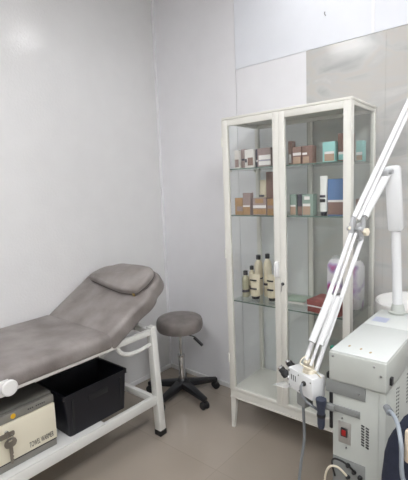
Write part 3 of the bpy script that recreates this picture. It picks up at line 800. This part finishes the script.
# ------------------------------------------------------------------ spring arm with magnifier head
arm = thing('spring_arm', 'white jointed spring arm on leaning pole carrying a small white box head', 'lamp arm', tuple(PB))
bm = NB(); tube(bm, [PB+Vector((0, 0, .005)), S0+(S1-S0)*.1], .0185, 16, smooth=False); obj('pole', bm, M['arm'], arm)
bm = NB(); bar(bm, S0, S1, .056, .052, .014, up=(0, 1, 0)); obj('sleeve', bm, M['arm'], arm)
e_ = Vector((-.245, -.969, 0)); n_ = Vector((.969, -.245, 0))
A = {'pivot': (1.728, -.483, 1.421), 'uat': (1.767, -.330, 1.700), 'uab': (1.678, -.680, 1.262), 'ubb': (1.684, -.655, 1.250), 'ubt': (1.769, -.320, 1.668), 'outt': (1.732, -.469, 1.417), 'outb': (1.694, -.617, 1.262),
     'jt': (1.679, -.676, 1.24), 'j': (1.680, -.674, 1.219), 'k': (1.695, -.613, 1.206), 'lat': (1.674, -.697, 1.205), 'lab': (1.613, -.937, .800), 'lbt': (1.690, -.635, 1.175), 'lbb': (1.626, -.888, .745)}
A = {k_: Vector(v) for k_, v in A.items()}
bm = NB(); bar(bm, A['pivot']+Vector((0, .03, 0)), A['pivot']-Vector((0, .02, .006)), .026, .022, .004); tube(bm, [A['pivot']-n_*.028, A['pivot']+n_*.028], .009, 12, smooth=False); obj('shoulder_pivot', bm, M['clamp'], arm)
ud = (A['uat']-A['uab']).normalized(); up_ = A['uat']+ud*.22
bm = NB(); tube(bm, [A['uab'], up_], .0095, 12, smooth=False); ua = obj('upper_rod', bm, M['arm'], arm)
bm = NB(); tube(bm, [A['ubb'], A['ubt']+ud*.22], .0075, 12, smooth=False); obj('upper_rod', bm, M['arm'], arm)
bm = NB(); tube(bm, [A['outb'], A['outt']], .0155, 16, smooth=False); tube(bm, [A['outb']-ud*.004, A['outb']+ud*.002], .0165, 16, smooth=False); obj('spring_cover', bm, M['arm'], arm)
# elbow joint
bm = NB(); bar(bm, A['jt']-n_*.012, A['jt']-n_*.012+Vector((-.002, -.006, -.05)), .022, .008, .002, up=n_)
bar(bm, A['jt']+n_*.014, A['jt']+n_*.014+Vector((.004, .012, -.05)), .020, .008, .002, up=n_)
tube(bm, [A['j']-n_*.03, A['j']+n_*.03], .008, 12, smooth=False)
bar(bm, A['uab'], A['lat'], .02, .014, .003, up=n_); bar(bm, A['outb'], A['lbt'], .014, .012, .003, up=n_)
bar(bm, A['lat'], A['lbt'], .016, .012, .003, up=n_)
obj('elbow_joint', bm, M['clamp'], arm)
bm = NB(); bar(bm, A['j']+Vector((-.01, -.03, .0)), A['j']+Vector((.0, .012, .038)), .010, .008, .002, up=n_); obj('elbow_lever', bm, M['ivory'], arm)
bm = NB(); kn = Vector((1.700, -.625, 1.203))
tube(bm, [A['j'], kn], .004, 8, smooth=False)
tt = NB(); N = 24; R_ = []
kd = n_
a_, b_, d_ = frame_of(kd)
for rr, hh in ((.004, -.006), (.0125, -.004), (.0145, 0), (.0145, .008), (.012, .011), (.004, .012)):
    R_.append([tt.verts.new(kn+d_*hh+a_*math.cos(2*PI*i/N)*rr*(1+.09*math.cos(6*2*PI*i/N))+b_*math.sin(2*PI*i/N)*rr*(1+.09*math.cos(6*2*PI*i/N))) for i in range(N)])
for i in range(len(R_)-1):
    for j in range(N): tt.faces.new((R_[i][j], R_[i][(j+1) % N], R_[i+1][(j+1) % N], R_[i+1][j]))
tt.faces.new(R_[0]); tt.faces.new(R_[-1]); add(bm, tt)
obj('elbow_knob', bm, M['ivory'], arm, 'cream lobed tightening knob')
# lower arm
for p, q, r in ((A['lat'], A['lab'], .0078), (A['lbt'], A['lbb'], .0082), (A['lat']+n_*.016+Vector((0, .01, 0)), A['lab']+n_*.014+Vector((0, .01, -.02)), .0055)):
    bm = NB(); tube(bm, [p, q], r, 12, smooth=False); obj('lower_rod', bm, M['arm'], arm)
for p, q in (((1.652, -.786, .990), (1.627, -.882, .841)), ((1.642, -.824, 1.005), (1.617, -.922, .862))):
    bm = NB(); tube(bm, [Vector(p)+n_*.012, Vector(q)+n_*.012], .0125, 14, smooth=False); obj('spring_cylinder', bm, M['arm'], arm)
bm = NB(); tube(bm, [(1.643, -.828, 1.004), (1.664, -.776, .998)], .004, 8, smooth=False); obj('spring_bar', bm, M['steel'], arm)
# wrist mount on the head
HB = Vector((1.612, -.905, .735))
bm = NB(); lathe(bm, [(.022, 0), (.022, .012), (.018, .016), (.018, .042), (.012, .046), (0, .046)], HB-Vector((.010, -.012, .002)), (0, 0, 1), 18)
bar(bm, HB+Vector((0, 0, .035)), A['lab'], .022, .014, .003, up=n_); bar(bm, HB+Vector((.012, .012, .012)), A['lbb'], .020, .012, .003, up=n_)
obj('wrist_mount', bm, M['ivory'], arm)
tube(bm := NB(), [(1.618, -.93, .815), (1.605, -.948, .806), (1.601, -.955, .792), (1.612, -.952, .783), (1.632, -.935, .770), (1.645, -.92, .752), (1.652, -.905, .734)], .0024, 8); obj('looped_wire', bm, M['ivory'], arm)
# head box: long side from (1.522,-.895) to (1.637,-.942)
hd = Vector((1.637-1.522, -.942+.895, 0)); HL = hd.length; ha = math.atan2(hd.y, hd.x)
HM = Matrix.Translation((1.522, -.895, .660)) @ Matrix.Rotation(ha, 4, 'Z')
bm = NB(); box(bm, (0, 0, 0), (HL, .060, .077), .004, mtx=HM); head = obj('head_box', bm, M['arm'], arm)
bm = NB()
for i in range(3): box(bm, (.018+i*.0105, -.0012, .036), (.0205+i*.0105, .001, .056), mtx=HM)
obj('head_slot', bm, M['ink'], head)
bm = NB()
for x, z in ((.006, .066), (.006, .012), (.056, .066), (.116, .062), (.060, .010)): lathe(bm, [(.0025, 0), (.0025, .0012), (0, .0012)], HM @ Vector((x, 0, z)), HM.to_3x3() @ Vector((0, -1, 0)), 10)
obj('head_screw', bm, M['ink'], head)
bm = NB(); lathe(bm, [(.0085, 0), (.0085, .006), (.006, .009), (0, .009)], HM @ Vector((.086, 0, .048)), HM.to_3x3() @ Vector((0, -1, 0)), 14); obj('cable_grommet', bm, M['black_rubber'], head)
g = HM @ Vector((.086, -.008, .048))
tube(bm := NB(), [g, g+Vector((.0, -.014, -.006)), g+Vector((.004, -.014, -.03)), g+Vector((.016, -.006, -.055)), g+Vector((.036, .004, -.072)), g+Vector((.046, .016, -.085))], .0045, 10); obj('head_cable', bm, M['hose'], arm, 'grey cable looping from the head')
for tip in ((-.063, .010, .050), (-.070, .052, .062)):
    tp = HM @ Vector(tip); d = Vector((-.70, -.05, .71)).normalized(); p = tp-d*.055
    bm = NB(); tube(bm, [HM @ Vector((.004, tip[1], .030)), p-d*.002, p+d*.016], .005, 10); lathe(bm, [(.0, .046), (.0105, .046), (.0105, .055), (0, .055)], p, d, 16); ey = obj('eyepiece', bm, M['chrome'], arm)
    bm = NB(); lathe(bm, [(0, .010), (.011, .010), (.0150, .014), (.0150, .030), (.0125, .032), (.0125, .047), (0, .047)], p, d, 18); obj('grip_ring', bm, M['black_rubber'], ey)
pm = Matrix.Translation((1.462, -.900, .650)) @ Matrix.Rotation(ha, 4, 'Z') @ Matrix.Rotation(-.25, 4, 'Y')
bm = NB(); box(bm, (0, 0, .0), (.075, .050, .003), .0005, mtx=pm); obj('clear_shield', bm, M['clear'], arm)
bm = NB(); box(bm, (.040, .004, -.048), (.082, .044, .002), .004, mtx=HM); br_ = obj('under_block', bm, M['plate_grey'], arm)
bm = NB(); q = HM @ Vector((.052, .022, -.045))
tube(bm, [q, q+Vector((.002, .002, -.06)), q+Vector((.004, .0, -.14)), q+Vector((-.008, -.005, -.24)), q+Vector((-.014, -.010, -.34)), q+Vector((-.010, -.01, -.50)), q+Vector((.0, .03, -.590)), q+Vector((.04, .12, -.6085)), q+Vector((.12, .22, -.6085))], .0052, 10)
obj('hanging_cable', bm, M['hose'], arm, 'grey cable hanging to the floor')
# handpiece holder on machine + handpiece
bm = NB(); bar(bm, (1.642, -.912, .641), (1.700, -.9085, .641), .020, .012, .002, up=(0, 1, 0)); obj('holder_arm', bm, M['plate_grey'], ma)
t = thing('handpiece', 'dark navy handpiece hanging from the machine\'s side holder', 'handpiece', (1.664, -.925, .60))
bm = NB(); lathe(bm, [(0, -.094), (.010, -.092), (.0125, -.08), (.013, -.03), (.0155, -.01), (.0175, .0), (.0175, .012), (0, .012)], (1.664, -.932, .662), (0, 0, 1), 16); hp = obj('grip', bm, M['navy_p'], t)
bm = NB(); lathe(bm, [(.0132, 0), (.0145, .002), (.0145, .010), (.0132, .012)], (1.664, -.932, .61), (0, 0, 1), 16); obj('grip_collar', bm, M['black_rubber'], hp)

# ------------------------------------------------------------------ navy bag at the right edge
bx0, bx1, by0, by1, bz = 1.886, 2.16, -1.06, -.88, .69
bag = thing('cloth_bag', 'dark navy fabric bag standing in front of the machine at the right edge', 'bag', (2.03, -.96, 0))
tt = NB(); O = resample(round_poly([(bx0, by0), (bx1, by0), (bx1, by1), (bx0, by1)], .05, 6), 40); c0 = sum(O, Vector((0, 0)))/40; R_ = []
for f, s in ((0, .95), (.04, 1.02), (.3, 1.03), (.6, 1.0), (.80, .99), (.90, .96), (.96, .90), (1.0, .82), (.985, .76), (.90, .72)):
    R_.append([tt.verts.new((c0.x+(o.x-c0.x)*s*(1+.02*math.sin(i*1.3+f*9)), c0.y+(o.y-c0.y)*s*(1+.025*math.cos(i*.9+f*7)), bz*f+(.008*math.sin(i*.8) if f > .7 else 0))) for i, o in enumerate(O)])
for i in range(len(R_)-1):
    for j in range(40): tt.faces.new((R_[i][j], R_[i][(j+1) % 40], R_[i+1][(j+1) % 40], R_[i+1][j]))
tt.faces.new(R_[0]); tt.faces.new(R_[-1])
obj('bag_body', add(NB(), tt), M['navy'], bag, sharp=80)
bm = NB(); box(bm, (1.956, -1.082, .655), (2.08, -1.058, .748), .010, 3); obj('beige_cloth', bm, M['beige'], bag, 'beige cloth hanging out of the bag')
t = thing('grey_hose', 'pale grey hose curving over the navy bag at the right edge', 'hose', (1.95, -1.08, .70))
bm = NB(); tube(bm, [(1.884, -.955, .716), (1.904, -.99, .730), (1.930, -1.04, .734), (1.950, -1.082, .708), (1.954, -1.090, .672), (1.955, -1.090, .64), (1.962, -1.090, .61), (1.99, -1.092, .592), (2.05, -1.094, .595)], .0058, 12); obj('hose', bm, M['hose_l'], t)
bm = NB(); tube(bm, [(1.870, -.925, .708), (1.890, -.966, .720)], .011, 12, smooth=False); obj('hose_fitting', bm, M['hose'], t)
